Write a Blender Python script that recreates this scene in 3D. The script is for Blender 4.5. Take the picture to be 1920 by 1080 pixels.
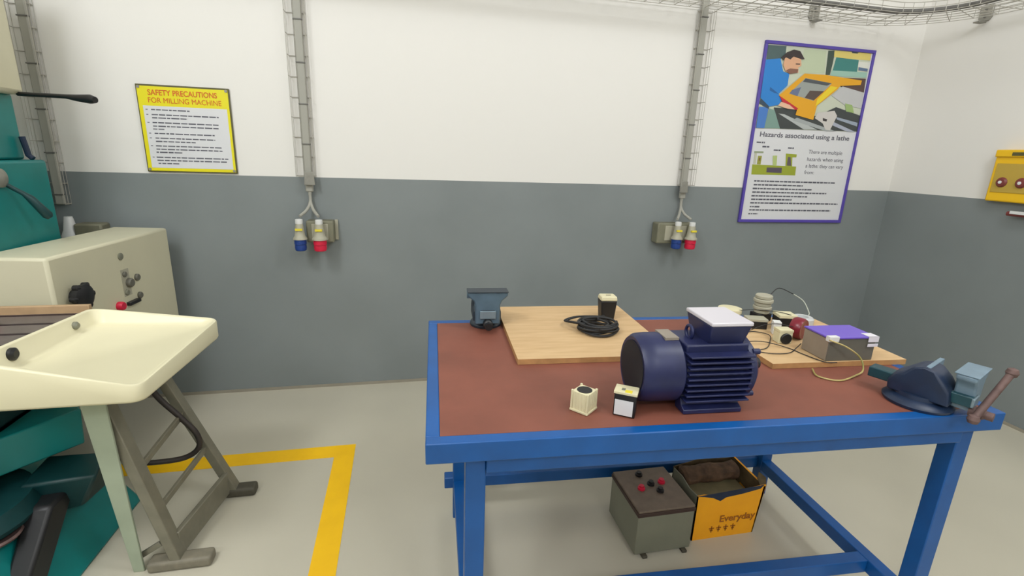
import bpy, math, random
from mathutils import Vector, Matrix
random.seed(7)
C = bpy.context.scene.collection
for o in list(bpy.data.objects):
    bpy.data.objects.remove(o)
PI = math.pi

# ------------------------------------------------------------------ camera
YAW, PITCH, ROLL, FPX = 0.22213, 0.26444, 0.03625, 925.46
cy, sy, cp, sp = math.cos(YAW), math.sin(YAW), math.cos(PITCH), math.sin(PITCH)
fw = Vector((sy*cp, cy*cp, -sp)); rt = Vector((cy, -sy, 0)); up = rt.cross(fw)
cr, sr = math.cos(ROLL), math.sin(ROLL)
rt2 = rt*cr + up*sr; up2 = up*cr - rt*sr
cam_d = bpy.data.cameras.new('camera'); cam = bpy.data.objects.new('camera', cam_d); C.objects.link(cam)
cam.matrix_world = Matrix(((rt2.x, up2.x, -fw.x, 0), (rt2.y, up2.y, -fw.y, 0), (rt2.z, up2.z, -fw.z, 1.5), (0, 0, 0, 1)))
cam_d.sensor_width = 36; cam_d.lens = FPX/1920*36; cam_d.clip_start = 0.02
bpy.context.scene.camera = cam

# ------------------------------------------------------------------ world, exposure, added overhead lamps, unseen
sc = bpy.context.scene
sc.view_settings.view_transform = 'Standard'; sc.view_settings.look = 'None'
sc.view_settings.gamma = 1; sc.view_settings.use_curve_mapping = False
sc.view_settings.exposure = -0.16
w = bpy.data.worlds.new('world'); sc.world = w; w.use_nodes = True
w.node_tree.nodes['Background'].inputs[0].default_value = (0.93, 0.95, 1.0, 1)
w.node_tree.nodes['Background'].inputs[1].default_value = 0.3
CEIL = 4.2
LAMPS = [(-1.6, 0.35), (2.1, 0.3), (-2.2, -2.0), (1.25, -2.3)]
LAMP_W = 108
LAMP_K = dict(zip(LAMPS, (1.3, 0.9, 1.1, 1.0)))
for lx, ly in LAMPS:
    ld = bpy.data.lights.new('added_globe_light', 'POINT'); ld.shadow_soft_size = 0.32  # invented globes for unseen overhead lamps, omnidirectional to light the walls evenly
    ld.energy = LAMP_W*LAMP_K[(lx, ly)]; ld.color = (0.935, 0.965, 1.0)
    lo = bpy.data.objects.new('added_globe_light', ld); C.objects.link(lo); lo.location = (lx, ly, CEIL-0.6)

# ------------------------------------------------------------------ helpers
def lin(c):
    c = c/255.0
    return c/12.92 if c <= 0.04045 else ((c+0.055)/1.055)**2.4
def mat(name, rgb, rough=0.5, metal=0.0, var=0.0, scale=20, bump=0.0, spec=0.5, trans=0.0, tint=None):
    m = bpy.data.materials.new(name); m.use_nodes = True; nt = m.node_tree; b = nt.nodes['Principled BSDF']
    col = tuple(lin(v) for v in rgb)+(1,)
    b.inputs['Base Color'].default_value = col
    b.inputs['Roughness'].default_value = rough; b.inputs['Metallic'].default_value = metal
    b.inputs['Specular IOR Level'].default_value = spec
    if trans:
        b.inputs['Transmission Weight'].default_value = trans
    tc = nt.nodes.new('ShaderNodeTexCoord'); n = nt.nodes.new('ShaderNodeTexNoise')
    n.inputs['Scale'].default_value = scale; n.inputs['Detail'].default_value = 5
    nt.links.new(tc.outputs['Object'], n.inputs['Vector'])
    if var:
        r = nt.nodes.new('ShaderNodeValToRGB')
        d = tint or (0.5, 0.5, 0.5)
        r.color_ramp.elements[0].position = 0.3; r.color_ramp.elements[1].position = 0.7
        r.color_ramp.elements[0].color = tuple(max(0, c*(1-var)) for c in col[:3])+(1,)
        r.color_ramp.elements[1].color = tuple(min(1, c*(1+var)) for c in col[:3])+(1,) if not tint else tuple(lin(v) for v in tint)+(1,)
        nt.links.new(n.outputs['Fac'], r.inputs['Fac']); nt.links.new(r.outputs['Color'], b.inputs['Base Color'])
    if bump:
        bp = nt.nodes.new('ShaderNodeBump'); bp.inputs['Strength'].default_value = bump; bp.inputs['Distance'].default_value = 0.004
        nt.links.new(n.outputs['Fac'], bp.inputs['Height']); nt.links.new(bp.outputs['Normal'], b.inputs['Normal'])
    return m

class MB:
    def __init__(s): s.v = []; s.f = []; s.m = []; s.mi = 0
    def add(s, vs, fs):
        o = len(s.v); s.v += [tuple(v) for v in vs]
        for f in fs: s.f.append([i+o for i in f]); s.m.append(s.mi)
        return s
    def box(s, x0, x1, y0, y1, z0, z1):
        return s.add([(x0,y0,z0),(x1,y0,z0),(x1,y1,z0),(x0,y1,z0),(x0,y0,z1),(x1,y0,z1),(x1,y1,z1),(x0,y1,z1)],
                     [(0,3,2,1),(4,5,6,7),(0,1,5,4),(1,2,6,5),(2,3,7,6),(3,0,4,7)])
    def hexa(s, bot, top):
        return s.add(list(bot)+list(top), [(0,3,2,1),(4,5,6,7),(0,1,5,4),(1,2,6,5),(2,3,7,6),(3,0,4,7)])
    def prism(s, poly, lo, hi, axis='z'):
        n = len(poly)
        def P(a, b, c): return {'z': (a, b, c), 'y': (a, c, b), 'x': (c, a, b)}[axis]
        vs = [P(a, b, lo) for a, b in poly]+[P(a, b, hi) for a, b in poly]
        fs = [tuple(range(n))[::-1], tuple(range(n, 2*n))]+[(i, (i+1) % n, n+(i+1) % n, n+i) for i in range(n)]
        if axis == 'y': fs = [f[::-1] for f in fs]
        return s.add(vs, fs)
    def bar(s, p0, p1, wx, wz, up=(0, 0, 1)):
        p0 = Vector(p0); p1 = Vector(p1); d = (p1-p0).normalized(); u = Vector(up)
        a = d.cross(u)
        if a.length < 1e-4: a = d.cross(Vector((0, 1, 0)))
        a.normalize(); b = a.cross(d)
        vs = [p+a*(sx*wx/2)+b*(sz*wz/2) for p in (p0, p1) for sx, sz in ((-1,-1),(1,-1),(1,1),(-1,1))]
        return s.add(vs, [(0,1,2,3),(7,6,5,4),(0,4,5,1),(1,5,6,2),(2,6,7,3),(3,7,4,0)])
    def tube(s, pts, r, n=10, closed=False, cap=True):
        pts = [Vector(p) for p in pts]; N = len(pts)
        rs = r if isinstance(r, (list, tuple)) else [r]*N
        d0 = (pts[1]-pts[0]).normalized()
        a = d0.cross(Vector((0.123, 0.31, 0.94)));  a.normalize(); vs = []
        for i, p in enumerate(pts):
            if closed: d = (pts[(i+1) % N]-pts[i-1])
            else: d = pts[min(i+1, N-1)]-pts[max(i-1, 0)]
            d.normalize(); a = (a-d*a.dot(d)).normalized(); b = d.cross(a)
            for k in range(n):
                t = 2*PI*k/n; vs.append(p+(a*math.cos(t)+b*math.sin(t))*rs[i])
        fs = []
        for i in range(N if closed else N-1):
            j = (i+1) % N
            for k in range(n):
                fs.append((i*n+k, i*n+(k+1) % n, j*n+(k+1) % n, j*n+k))
        if cap and not closed:
            fs.append(tuple(range(n))[::-1]); fs.append(tuple(range((N-1)*n, N*n)))
        return s.add(vs, fs)
    def cyl(s, p0, p1, r0, r1=None, n=28):
        return s.tube([p0, p1], [r0, r0 if r1 is None else r1], n)
    def lathe(s, prof, c=(0, 0, 0), axis='z', n=40):
        vs = []
        for r, h in prof:
            for k in range(n):
                t = 2*PI*k/n; a, b = r*math.cos(t), r*math.sin(t)
                q = {'z': (a, b, h), 'x': (h, a, b), 'y': (b, h, a)}[axis]
                vs.append((q[0]+c[0], q[1]+c[1], q[2]+c[2]))
        fs = [(i*n+k, i*n+(k+1) % n, (i+1)*n+(k+1) % n, (i+1)*n+k) for i in range(len(prof)-1) for k in range(n)]
        if prof[0][0] > 1e-6: fs.append(tuple(range(n))[::-1])
        if prof[-1][0] > 1e-6: fs.append(tuple(range((len(prof)-1)*n, len(prof)*n)))
        return s.add(vs, fs)
    def build(s, name, m, parent=None, bevel=0.0, loc=None, rz=0.0, smooth=True, label=None, seg=2):
        me = bpy.data.meshes.new(name); me.from_pydata(s.v, [], s.f)
        ms = m if isinstance(m, (list, tuple)) else [m]
        for x in ms: me.materials.append(x)
        for p, i in zip(me.polygons, s.m): p.material_index = i
        import bmesh
        bm = bmesh.new(); bm.from_mesh(me); bmesh.ops.remove_doubles(bm, verts=bm.verts, dist=1e-6)
        bmesh.ops.recalc_face_normals(bm, faces=bm.faces); bm.to_mesh(me); bm.free()
        if smooth:
            me.shade_smooth(); me.set_sharp_from_angle(angle=math.radians(35))
        o = bpy.data.objects.new(name, me); C.objects.link(o)
        if parent: o.parent = parent
        if loc: o.location = loc
        o.rotation_euler.z = rz
        if bevel:
            b = o.modifiers.new('bevel', 'BEVEL'); b.width = bevel; b.segments = seg; b.limit_method = 'ANGLE'
            b.angle_limit = math.radians(35); b.harden_normals = False
        if label: o['label'] = label
        return o
def spline(pts, k=8):
    pts = [Vector(p) for p in pts]; P = [pts[0]*2-pts[1]]+pts+[pts[-1]*2-pts[-2]]; out = []
    for i in range(1, len(P)-2):
        a, b, c, d = P[i-1:i+3]
        for j in range(k):
            t = j/k
            out.append(0.5*((2*b)+(c-a)*t+(2*a-5*b+4*c-d)*t*t+(3*b-a-3*c+d)*t**3))
    out.append(pts[-1]); return out
def thing(name, label, cat, loc=(0, 0, 0), rz=0.0, group=None):
    o = bpy.data.objects.new(name, None); C.objects.link(o); o.empty_display_size = 0.05
    o.location = loc; o.rotation_euler.z = rz; o['label'] = label; o['category'] = cat
    if group: o['group'] = group
    return o
def tag(o, label, cat, group=None):
    o['label'] = label; o['category'] = cat
    if group: o['group'] = group
    return o
def struct(o): o['kind'] = 'structure'; return o
def text(s, size, m, parent, name='lettering', loc=(0, 0, 0), rot=(PI/2, 0, 0), width=None, depth=0.0003, height=None, align='LEFT', label=None, bold=0.0):
    cu = bpy.data.curves.new(name, 'FONT'); cu.body = s; cu.size = size; cu.align_x = align; cu.extrude = depth; cu.offset = bold
    t = bpy.data.objects.new(name, cu); C.objects.link(t)
    bpy.context.view_layer.update()
    me = bpy.data.meshes.new_from_object(t.evaluated_get(bpy.context.evaluated_depsgraph_get()))
    bpy.data.objects.remove(t)
    xs = [v.co.x for v in me.vertices]; ys = [v.co.y for v in me.vertices]
    fx = width/(max(xs)-min(xs)) if width else 1; fy = height/(max(ys)-min(ys)) if height else (fx if width else 1)
    for v in me.vertices: v.co.x *= fx; v.co.y *= fy
    me.materials.append(m)
    o = bpy.data.objects.new(name, me); C.objects.link(o); o.parent = parent; o.location = loc; o.rotation_euler = rot
    if label: o['label'] = label
    return o

# bench frame: u along its front edge, v towards the wall
BA = (0.0382, 1.0118); BR = -0.0603; BH = 0.85; BL = 1.6005; BW = 0.8735
def bp_(u, v, z=BH):
    c, s = math.cos(BR), math.sin(BR)
    return (BA[0]+c*u-s*v, BA[1]+s*u+c*v, z)
PLY = BH+0.018      # top of the plywood sheets

# ------------------------------------------------------------------ materials
M = dict(
    white_wall=mat('white_wall_paint', (226, 223, 217), 0.7, var=0.02, scale=3, bump=0.05),
    floor=mat('grey_floor_paint', (194, 188, 170), 0.32, var=0.05, scale=1.6, bump=0.02),
    yellow_line=mat('yellow_floor_paint', (252, 196, 2), 0.45, var=0.05, scale=8),
    ceiling=mat('ceiling_paint', (220, 220, 215), 0.8),
    base=mat('skirting_grey', (150, 143, 128), 0.6, var=0.08, scale=12),
    blue=mat('blue_enamel', (6, 80, 148), 0.4, var=0.12, scale=9, bump=0.04),
    red_top=mat('red_brown_bench_top', (126, 73, 58), 0.6, var=0.16, scale=5, bump=0.05),
    motor=mat('motor_blue', (28, 34, 74), 0.42, var=0.2, scale=14, bump=0.05),
    motor_dark=mat('motor_grille', (20, 20, 28), 0.7),
    white_lid=mat('white_plastic_lid', (206, 201, 207), 0.35),
    vise=mat('vise_blue_grey', (84, 108, 124), 0.4, var=0.15, scale=20, bump=0.08, metal=0.2),
    vise_navy=mat('vise_navy', (24, 40, 66), 0.42, var=0.2, scale=20, bump=0.08),
    vise_light=mat('vise_machined_steel', (128, 146, 156), 0.35, metal=0.4, var=0.1),
    vise_dark=mat('vise_dark_grey', (34, 46, 56), 0.45, var=0.15, scale=20),
    vise_pale=mat('vise_pale_blue', (112, 134, 150), 0.4, var=0.12, scale=16),
    vise_teal=mat('vise_slide_teal', (18, 62, 72), 0.4, var=0.2, scale=12),
    black=mat('black_plastic', (22, 22, 24), 0.45),
    dark=mat('dark_rubber', (30, 30, 32), 0.6),
    rust=mat('rusty_steel', (104, 82, 78), 0.6, metal=0.3, var=0.25, scale=40, bump=0.1),
    steel=mat('galvanised_steel', (150, 148, 140), 0.45, metal=0.6, var=0.1, scale=30),
    wire=mat('galvanised_wire', (176, 172, 162), 0.5, metal=0.2),
    greypl=mat('light_grey_plastic', (168, 164, 145), 0.5),
    cablegrey=mat('grey_cable_sheath', (158, 156, 146), 0.55),
    cabledark=mat('dark_grey_conduit', (104, 102, 98), 0.55, var=0.15, scale=30),
    boxgrey=mat('dull_grey_enclosure', (120, 118, 98), 0.6, var=0.08),
    red_pl=mat('red_plastic', (205, 28, 62), 0.4),
    blue_pl=mat('blue_plastic', (26, 60, 130), 0.4),
    white_pl=mat('white_plastic', (220, 220, 218), 0.4),
    yellow_lab=mat('yellow_label', (222, 204, 60), 0.5),
    cream=mat('cream_machine_paint', (204, 199, 172), 0.4, var=0.03, scale=4),
    cream_tray=mat('cream_tray_enamel', (226, 219, 186), 0.35, var=0.02, scale=5),
    cream_pl=mat('cream_plastic', (214, 206, 170), 0.5, var=0.04, scale=30),
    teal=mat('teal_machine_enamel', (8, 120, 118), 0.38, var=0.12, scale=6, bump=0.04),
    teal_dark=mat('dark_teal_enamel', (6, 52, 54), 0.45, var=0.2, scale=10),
    leg=mat('grey_green_steel', (126, 122, 106), 0.5, metal=0.2, var=0.1, scale=20),
    pale_green=mat('pale_green_paint', (158, 168, 146), 0.5, var=0.08, scale=10),
    foot=mat('worn_grey_rubber', (122, 116, 100), 0.6, var=0.15, scale=30),
    foot_dark=mat('dark_worn_rubber', (74, 70, 58), 0.6, var=0.15, scale=30),
    hose=mat('dark_brown_hose', (46, 38, 34), 0.5),
    wood=mat('plain_batten_wood', (178, 148, 112), 0.6, var=0.1, scale=20),
    iron=mat('grey_cast_iron_table', (112, 102, 98), 0.45, metal=0.3, var=0.12),
    iron_slot=mat('slot_black', (38, 22, 26), 0.6),
    brown=mat('brown_lid', (112, 98, 84), 0.5, var=0.15, scale=25),
    unitgrey=mat('grey_metal_case', (122, 122, 106), 0.45, var=0.05, scale=10),
    dkbrown=mat('dark_brown_edge', (62, 44, 38), 0.6),
    carton=mat('orange_yellow_carton', (255, 172, 18), 0.55, var=0.05, scale=14),
    carton_in=mat('carton_inside', (92, 78, 52), 0.8, var=0.3, scale=30),
    carton_print=mat('carton_brown_print', (160, 92, 20), 0.6),
    scrap=mat('brown_scrap', (88, 66, 48), 0.8, var=0.5, scale=30, bump=0.4),
    slab=mat('dusty_slab', (128, 118, 86), 0.8, var=0.15, scale=20),
    purple=mat('purple_enamel', (108, 84, 190), 0.4),
    silver=mat('silver_case', (150, 140, 128), 0.4, metal=0.3, var=0.08, scale=14),
    psu_dark=mat('grey_case_front', (100, 98, 88), 0.45, var=0.06),
    tape=mat('white_tape', (222, 218, 226), 0.5),
    maroon=mat('maroon_varnish', (120, 22, 40), 0.3),
    clear=mat('frosted_plastic', (190, 192, 192), 0.3),
    earth=mat('yellow_green_wire', (182, 178, 90), 0.5, var=0.5, scale=18, tint=(212, 190, 130)),
    white_wire=mat('pale_wire', (180, 184, 170), 0.5),
    navy_frame=mat('purple_poster_frame', (84, 68, 160), 0.45),
    paper=mat('poster_paper', (214, 214, 216), 0.45),
    ink=mat('poster_ink', (88, 88, 98), 0.6),
    sign_yellow=mat('sign_yellow', (226, 214, 20), 0.4),
    sign_red=mat('sign_orange_red', (206, 92, 20), 0.5),
    sign_edge=mat('sign_dark_edge', (86, 82, 44), 0.5),
    lock_yellow=mat('yellow_cabinet', (240, 190, 20), 0.4),
    lock_window=mat('ochre_window', (188, 158, 64), 0.25),
    lock_red=mat('red_brown_lockout', (120, 52, 50), 0.45),
    lamp_body=mat('lamp_white', (235, 235, 235), 0.5),
)
# the back and right walls: white above, a grey dado to 1.33 m (paint with a hard edge)
def wall_mat(name):
    m = bpy.data.materials.new(name); m.use_nodes = True; nt = m.node_tree; b = nt.nodes['Principled BSDF']
    tc = nt.nodes.new('ShaderNodeNewGeometry'); sx = nt.nodes.new('ShaderNodeSeparateXYZ'); nt.links.new(tc.outputs['Position'], sx.inputs[0])
    g = nt.nodes.new('ShaderNodeMath'); g.operation = 'GREATER_THAN'; g.inputs[1].default_value = 1.331; nt.links.new(sx.outputs['Z'], g.inputs[0])
    n = nt.nodes.new('ShaderNodeTexNoise'); n.inputs['Scale'].default_value = 2.2; n.inputs['Detail'].default_value = 4; nt.links.new(tc.outputs['Position'], n.inputs['Vector'])
    r = nt.nodes.new('ShaderNodeValToRGB'); e = r.color_ramp.elements; e[0].position = 0.3; e[1].position = 0.7
    e[0].color = tuple(lin(v) for v in (124, 130, 130))+(1,); e[1].color = tuple(lin(v) for v in (131, 137, 137))+(1,)
    nt.links.new(n.outputs['Fac'], r.inputs['Fac'])
    mx = nt.nodes.new('ShaderNodeMix'); mx.data_type = 'RGBA'; nt.links.new(g.outputs[0], mx.inputs['Factor'])
    nt.links.new(r.outputs['Color'], mx.inputs[6]); mx.inputs[7].default_value = tuple(lin(v) for v in (228, 225, 219))+(1,)
    nt.links.new(mx.outputs[2], b.inputs['Base Color'])
    rr = nt.nodes.new('ShaderNodeMix'); rr.data_type = 'FLOAT'; nt.links.new(g.outputs[0], rr.inputs['Factor']); rr.inputs[2].default_value = 0.42; rr.inputs[3].default_value = 0.7
    nt.links.new(rr.outputs[0], b.inputs['Roughness'])
    n2 = nt.nodes.new('ShaderNodeTexNoise'); n2.inputs['Scale'].default_value = 60; nt.links.new(tc.outputs['Position'], n2.inputs['Vector'])
    bp = nt.nodes.new('ShaderNodeBump'); bp.inputs['Strength'].default_value = 0.06; bp.inputs['Distance'].default_value = 0.003
    nt.links.new(n2.outputs['Fac'], bp.inputs['Height']); nt.links.new(bp.outputs['Normal'], b.inputs['Normal'])
    return m
M['wall'] = wall_mat('two_tone_wall_paint')

# ------------------------------------------------------------------ the room
WY, WX = 3.1112, 3.5978
x0, y0 = -4.6, -4.6
struct(MB().box(x0, WX+0.2, y0, WY+0.2, -0.2, 0).build('floor', M['floor'], smooth=False))
struct(MB().box(x0-0.2, WX+0.2, y0-0.2, WY+0.2, CEIL, CEIL+0.2).build('ceiling', M['ceiling'], smooth=False))
struct(MB().box(x0-0.2, WX+0.2, WY, WY+0.2, 0, CEIL).build('wall_back', M['wall'], smooth=False))
struct(MB().box(WX, WX+0.2, y0-0.2, WY, 0, CEIL).build('wall_right', M['wall'], smooth=False))
struct(MB().box(x0-0.2, x0, y0-0.2, WY, 0, CEIL).build('wall_left', M['wall'], smooth=False))
struct(MB().box(x0, WX, y0-0.2, y0, 0, CEIL).build('wall_front', M['wall'], smooth=False))
struct(MB().box(x0, WX, WY-0.006, WY, 0, 0.018).build('baseboard_back', M['base'], smooth=False))
struct(MB().box(WX-0.006, WX, y0, WY-0.006, 0, 0.018).build('baseboard_right', M['base'], smooth=False))
ln = MB().prism([(-2.6, 2.30), (-0.365, 2.30), (-0.365, -0.5), (-0.268, -0.5), (-0.268, 2.402), (-2.6, 2.402)], 0.0, 0.0015)
struct(ln.build('trim_1', M['yellow_line'], smooth=False))
for (lx, ly), lab in zip(LAMPS, ('over the milling machine', 'over the workbench', 'behind the camera on the machine side', 'behind the camera on the bench side')):
    t = thing('added_ceiling_light', 'white ceiling rose of the invented pendant light '+lab, 'ceiling light', (lx, ly, CEIL))  # unseen pendant fitting, invented to go with each added globe
    MB().lathe([(0.07, 0.0), (0.07, -0.02), (0.02, -0.04), (0.001, -0.04)], n=24).build('ceiling_rose', M['lamp_body'], t)
    MB().cyl((0, 0, -0.2), (0, 0, -0.03), 0.008, n=10).build('stem', M['lamp_body'], t)

# ---- printed artwork outlines, metres on the sheet
PIC = [[[195,200,180],[[0.018,1.161],[0.842,1.168],[0.857,0.65],[0.025,0.64]]],[[75,95,95],[[0.022,1.159],[0.163,1.162],[0.166,1.101],[0.135,1.082],[0.026,1.07]]],[[185,195,165],[[0.3,1.155],[0.476,1.157],[0.494,1.017],[0.298,1.001]]],[[62,76,68],[[0.491,1.158],[0.544,1.163],[0.546,1.122],[0.545,1.078],[0.539,1.009],[0.504,1.006]]],[[215,195,110],[[0.54,1.162],[0.84,1.167],[0.845,1.121],[0.637,1.12],[0.545,1.123]]],[[55,65,80],[[0.678,1.165],[0.738,1.164],[0.728,1.157],[0.684,1.157]]],[[60,125,120],[[0.564,1.122],[0.749,1.117],[0.754,1.038],[0.554,1.039]]],[[215,215,205],[[0.752,1.107],[0.845,1.109],[0.844,1.068],[0.753,1.072]]],[[90,110,140],[[0.76,1.073],[0.837,1.068],[0.838,1.05],[0.762,1.053]]],[[150,185,170],[[0.547,1.038],[0.839,1.045],[0.84,1.01],[0.541,1.003]]],[[85,65,60],[[0.52,0.996],[0.838,1.004],[0.844,0.914],[0.652,0.937]]],[[188,188,188],[[0.658,0.943],[0.844,0.913],[0.849,0.809],[0.709,0.823],[0.584,0.879]]],[[120,150,140],[[0.107,0.771],[0.194,0.754],[0.251,0.647],[0.083,0.643]]],[[60,65,65],[[0.14,0.779],[0.295,0.778],[0.491,0.738],[0.638,0.807],[0.853,0.761],[0.857,0.653],[0.216,0.645]]],[[150,175,110],[[0.706,0.835],[0.768,0.827],[0.796,0.775],[0.726,0.783]]],[[175,180,178],[[0.183,0.742],[0.232,0.739],[0.518,0.651],[0.409,0.647]]],[[160,165,165],[[0.335,0.722],[0.675,0.647],[0.586,0.645],[0.303,0.703]]],[[165,170,185],[[0.614,0.716],[0.838,0.65],[0.766,0.649],[0.612,0.692]]],[[150,160,175],[[0.653,0.742],[0.842,0.712],[0.844,0.687],[0.664,0.725]]],[[200,195,190],[[0.493,0.762],[0.629,0.782],[0.659,0.749],[0.622,0.651],[0.584,0.654],[0.552,0.694],[0.479,0.726]]],[[60,55,55],[[0.544,0.73],[0.583,0.723],[0.579,0.708],[0.548,0.712]]],[[70,120,190],[[0.024,0.777],[0.099,0.777],[0.09,0.643],[0.026,0.642]]],[[50,70,90],[[0.027,0.831],[0.101,0.785],[0.101,0.765],[0.023,0.8]]],[[40,125,200],[[0.019,1.069],[0.128,1.084],[0.164,1.007],[0.215,0.994],[0.216,0.921],[0.158,0.866],[0.19,0.828],[0.172,0.796],[0.102,0.782],[0.023,0.834],[0.022,0.912]]],[[30,90,150],[[0.084,0.905],[0.158,0.866],[0.123,0.869],[0.085,0.883]]],[[215,165,130],[[0.161,1.09],[0.228,1.101],[0.286,1.09],[0.297,1.051],[0.276,1.038],[0.283,1.005],[0.221,1.0],[0.184,1.008],[0.156,1.045]]],[[130,90,75],[[0.183,1.014],[0.215,1.028],[0.278,1.027],[0.276,1.005],[0.215,0.994]]],[[55,45,45],[[0.134,1.09],[0.168,1.123],[0.219,1.144],[0.269,1.138],[0.313,1.092],[0.293,1.09],[0.227,1.104],[0.204,1.082],[0.167,1.093],[0.151,1.072]]],[[80,60,55],[[0.25,1.061],[0.285,1.062],[0.283,1.056],[0.251,1.055]]],[[222,160,30],[[0.16,0.855],[0.332,1.004],[0.504,1.006],[0.804,0.989],[0.8,0.96],[0.635,0.944],[0.612,0.916],[0.476,0.807],[0.467,0.713],[0.317,0.739],[0.323,0.78]]],[[150,155,150],[[0.237,0.872],[0.345,0.976],[0.562,0.956],[0.536,0.928],[0.44,0.837]]],[[75,80,85],[[0.346,0.974],[0.562,0.956],[0.526,0.939],[0.329,0.952]]],[[85,70,65],[[0.397,0.9],[0.512,0.903],[0.443,0.84],[0.365,0.852]]],[[100,110,140],[[0.256,0.896],[0.322,0.918],[0.306,0.859],[0.24,0.873]]],[[228,200,40],[[0.467,0.848],[0.556,0.938],[0.615,0.934],[0.463,0.801]]],[[190,40,50],[[0.163,0.855],[0.33,0.78],[0.311,0.77],[0.195,0.817]]],[[225,180,150],[[0.165,0.792],[0.188,0.817],[0.255,0.801],[0.303,0.773],[0.246,0.775]]]]
DIA = [[[150,160,50],[[0.045,0.401],[0.403,0.396],[0.408,0.335],[0.05,0.332]]],[[85,75,90],[[0.165,0.383],[0.288,0.385],[0.292,0.348],[0.168,0.35]]],[[150,150,60],[[0.08,0.459],[0.111,0.46],[0.111,0.402],[0.081,0.403]]],[[120,90,60],[[0.089,0.446],[0.102,0.447],[0.102,0.427],[0.09,0.428]]],[[150,160,50],[[0.3,0.482],[0.39,0.479],[0.39,0.459],[0.358,0.458],[0.368,0.397],[0.314,0.398]]],[[95,85,90],[[0.321,0.46],[0.343,0.459],[0.359,0.401],[0.323,0.401]]],[[175,190,120],[[0.197,0.464],[0.232,0.466],[0.24,0.396],[0.21,0.397]]],[[150,160,130],[[0.044,0.49],[0.117,0.49],[0.118,0.479],[0.046,0.477]]],[[190,190,170],[[0.05,0.476],[0.067,0.477],[0.071,0.406],[0.052,0.405]]]]
PLINES = [[0.081,0.757,0.289],[0.082,0.489,0.263],[0.079,0.573,0.237],[0.08,0.702,0.212],[0.078,0.542,0.186],[0.08,0.415,0.162],[0.078,0.819,0.137],[0.079,0.162,0.11],[0.078,0.765,0.087],[0.076,0.155,0.06]]
PCAPS = [[0.052,0.118,0.549],[0.103,0.158,0.522],[0.197,0.253,0.502],[0.309,0.357,0.52]]
SLINES = [[0.06,0.242,0.32],[0.059,0.38,0.295],[0.059,0.228,0.279],[0.058,0.375,0.255],[0.058,0.374,0.237],[0.056,0.109,0.222],[0.06,0.35,0.2],[0.061,0.35,0.176],[0.061,0.252,0.159],[0.058,0.377,0.136],[0.058,0.38,0.119],[0.056,0.18,0.103],[0.053,0.409,0.077],[0.055,0.397,0.061],[0.058,0.158,0.045]]
# ------------------------------------------------------------------ the workbench
b = thing('workbench', 'blue steel workbench with a red-brown top', 'workbench', bp_(0, 0, 0), BR)
MB().box(0.034, BL-0.034, 0.034, BW-0.034, BH-0.02, BH).build('worktop', M['red_top'], b, label='red-brown worktop panel')
for nm, a in (('front', (0, BL, 0, 0.034)), ('back', (0, BL, BW-0.034, BW))):
    MB().box(a[0], a[1], a[2], a[3], BH-0.053, BH+0.001).build('frame_rail', M['blue'], b, bevel=0.003)
for a in ((0, 0.034), (BL-0.034, BL)):
    MB().box(a[0], a[1], 0.034, BW-0.034, BH-0.053, BH+0.001).build('frame_rail', M['blue'], b, bevel=0.003)
LX = (0.095, 1.505); LY = (0.03, 0.765)
for lx in LX:
    for ly in LY:
        MB().box(lx, lx+0.05, ly, ly+0.05, 0.0, BH-0.053).build('leg', M['blue'], b, bevel=0.003)
MB().box(0.145, 1.505, 0.02, 0.06, BH-0.1, BH-0.053).build('apron_rail', M['blue'], b, bevel=0.003)
MB().box(0.145, 1.505, 0.77, 0.81, BH-0.1, BH-0.053).build('apron_rail', M['blue'], b, bevel=0.003)
for lx in LX: MB().box(lx+0.005, lx+0.045, 0.08, 0.765, BH-0.1, BH-0.053).build('apron_rail', M['blue'], b, bevel=0.003)
MB().box(0.06, 1.505, 0.79, 0.835, 0.13, 0.18).build('stretcher', M['blue'], b, bevel=0.003)
MB().box(1.508, 1.553, 0.08, 0.79, 0.13, 0.18).build('stretcher', M['blue'], b, bevel=0.003)
MB().box(0.097, 0.14, 0.08, 0.79, 0.13, 0.18).build('stretcher', M['blue'], b, bevel=0.003)
MB().box(0.14, 1.508, 0.185, 0.23, 0.13, 0.18).build('stretcher', M['blue'], b, bevel=0.003)

# plywood sheets
def ply_mat():
    m = mat('plywood', (198, 163, 118), 0.6, var=0.05, scale=7, bump=0.03, tint=(208, 176, 132))
    nt = m.node_tree
    mp = nt.nodes.new('ShaderNodeMapping'); mp.inputs['Scale'].default_value = (1, 6, 1)
    tc = [n for n in nt.nodes if n.type == 'TEX_COORD'][0]; nz = [n for n in nt.nodes if n.type == 'TEX_NOISE'][0]
    nt.links.new(tc.outputs['Object'], mp.inputs[0]); nt.links.new(mp.outputs[0], nz.inputs['Vector'])
    return m
M['ply'] = ply_mat(); M['ply_edge'] = mat('plywood_edge', (176, 132, 84), 0.7, var=0.15, scale=30)
def sheet(u0, u1, v0, v1, label):
    g = MB(); g.box(u0, u1, v0, v1, 0, PLY-BH); g.m = [1, 0, 1, 1, 1, 1]
    o = g.build('plywood_sheet', [M['ply'], M['ply_edge']], loc=bp_(0, 0, BH+0.001), rz=BR, smooth=False)
    return tag(o, label, 'board')
sheet(0.285, 0.825, 0.425, 0.985, 'plywood sheet at the left of the bench, under the coiled black cable')
sheet(1.115, 1.62, 0.33, 0.79, 'plywood sheet at the right of the bench, under the wired parts and the purple-topped box')

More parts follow.
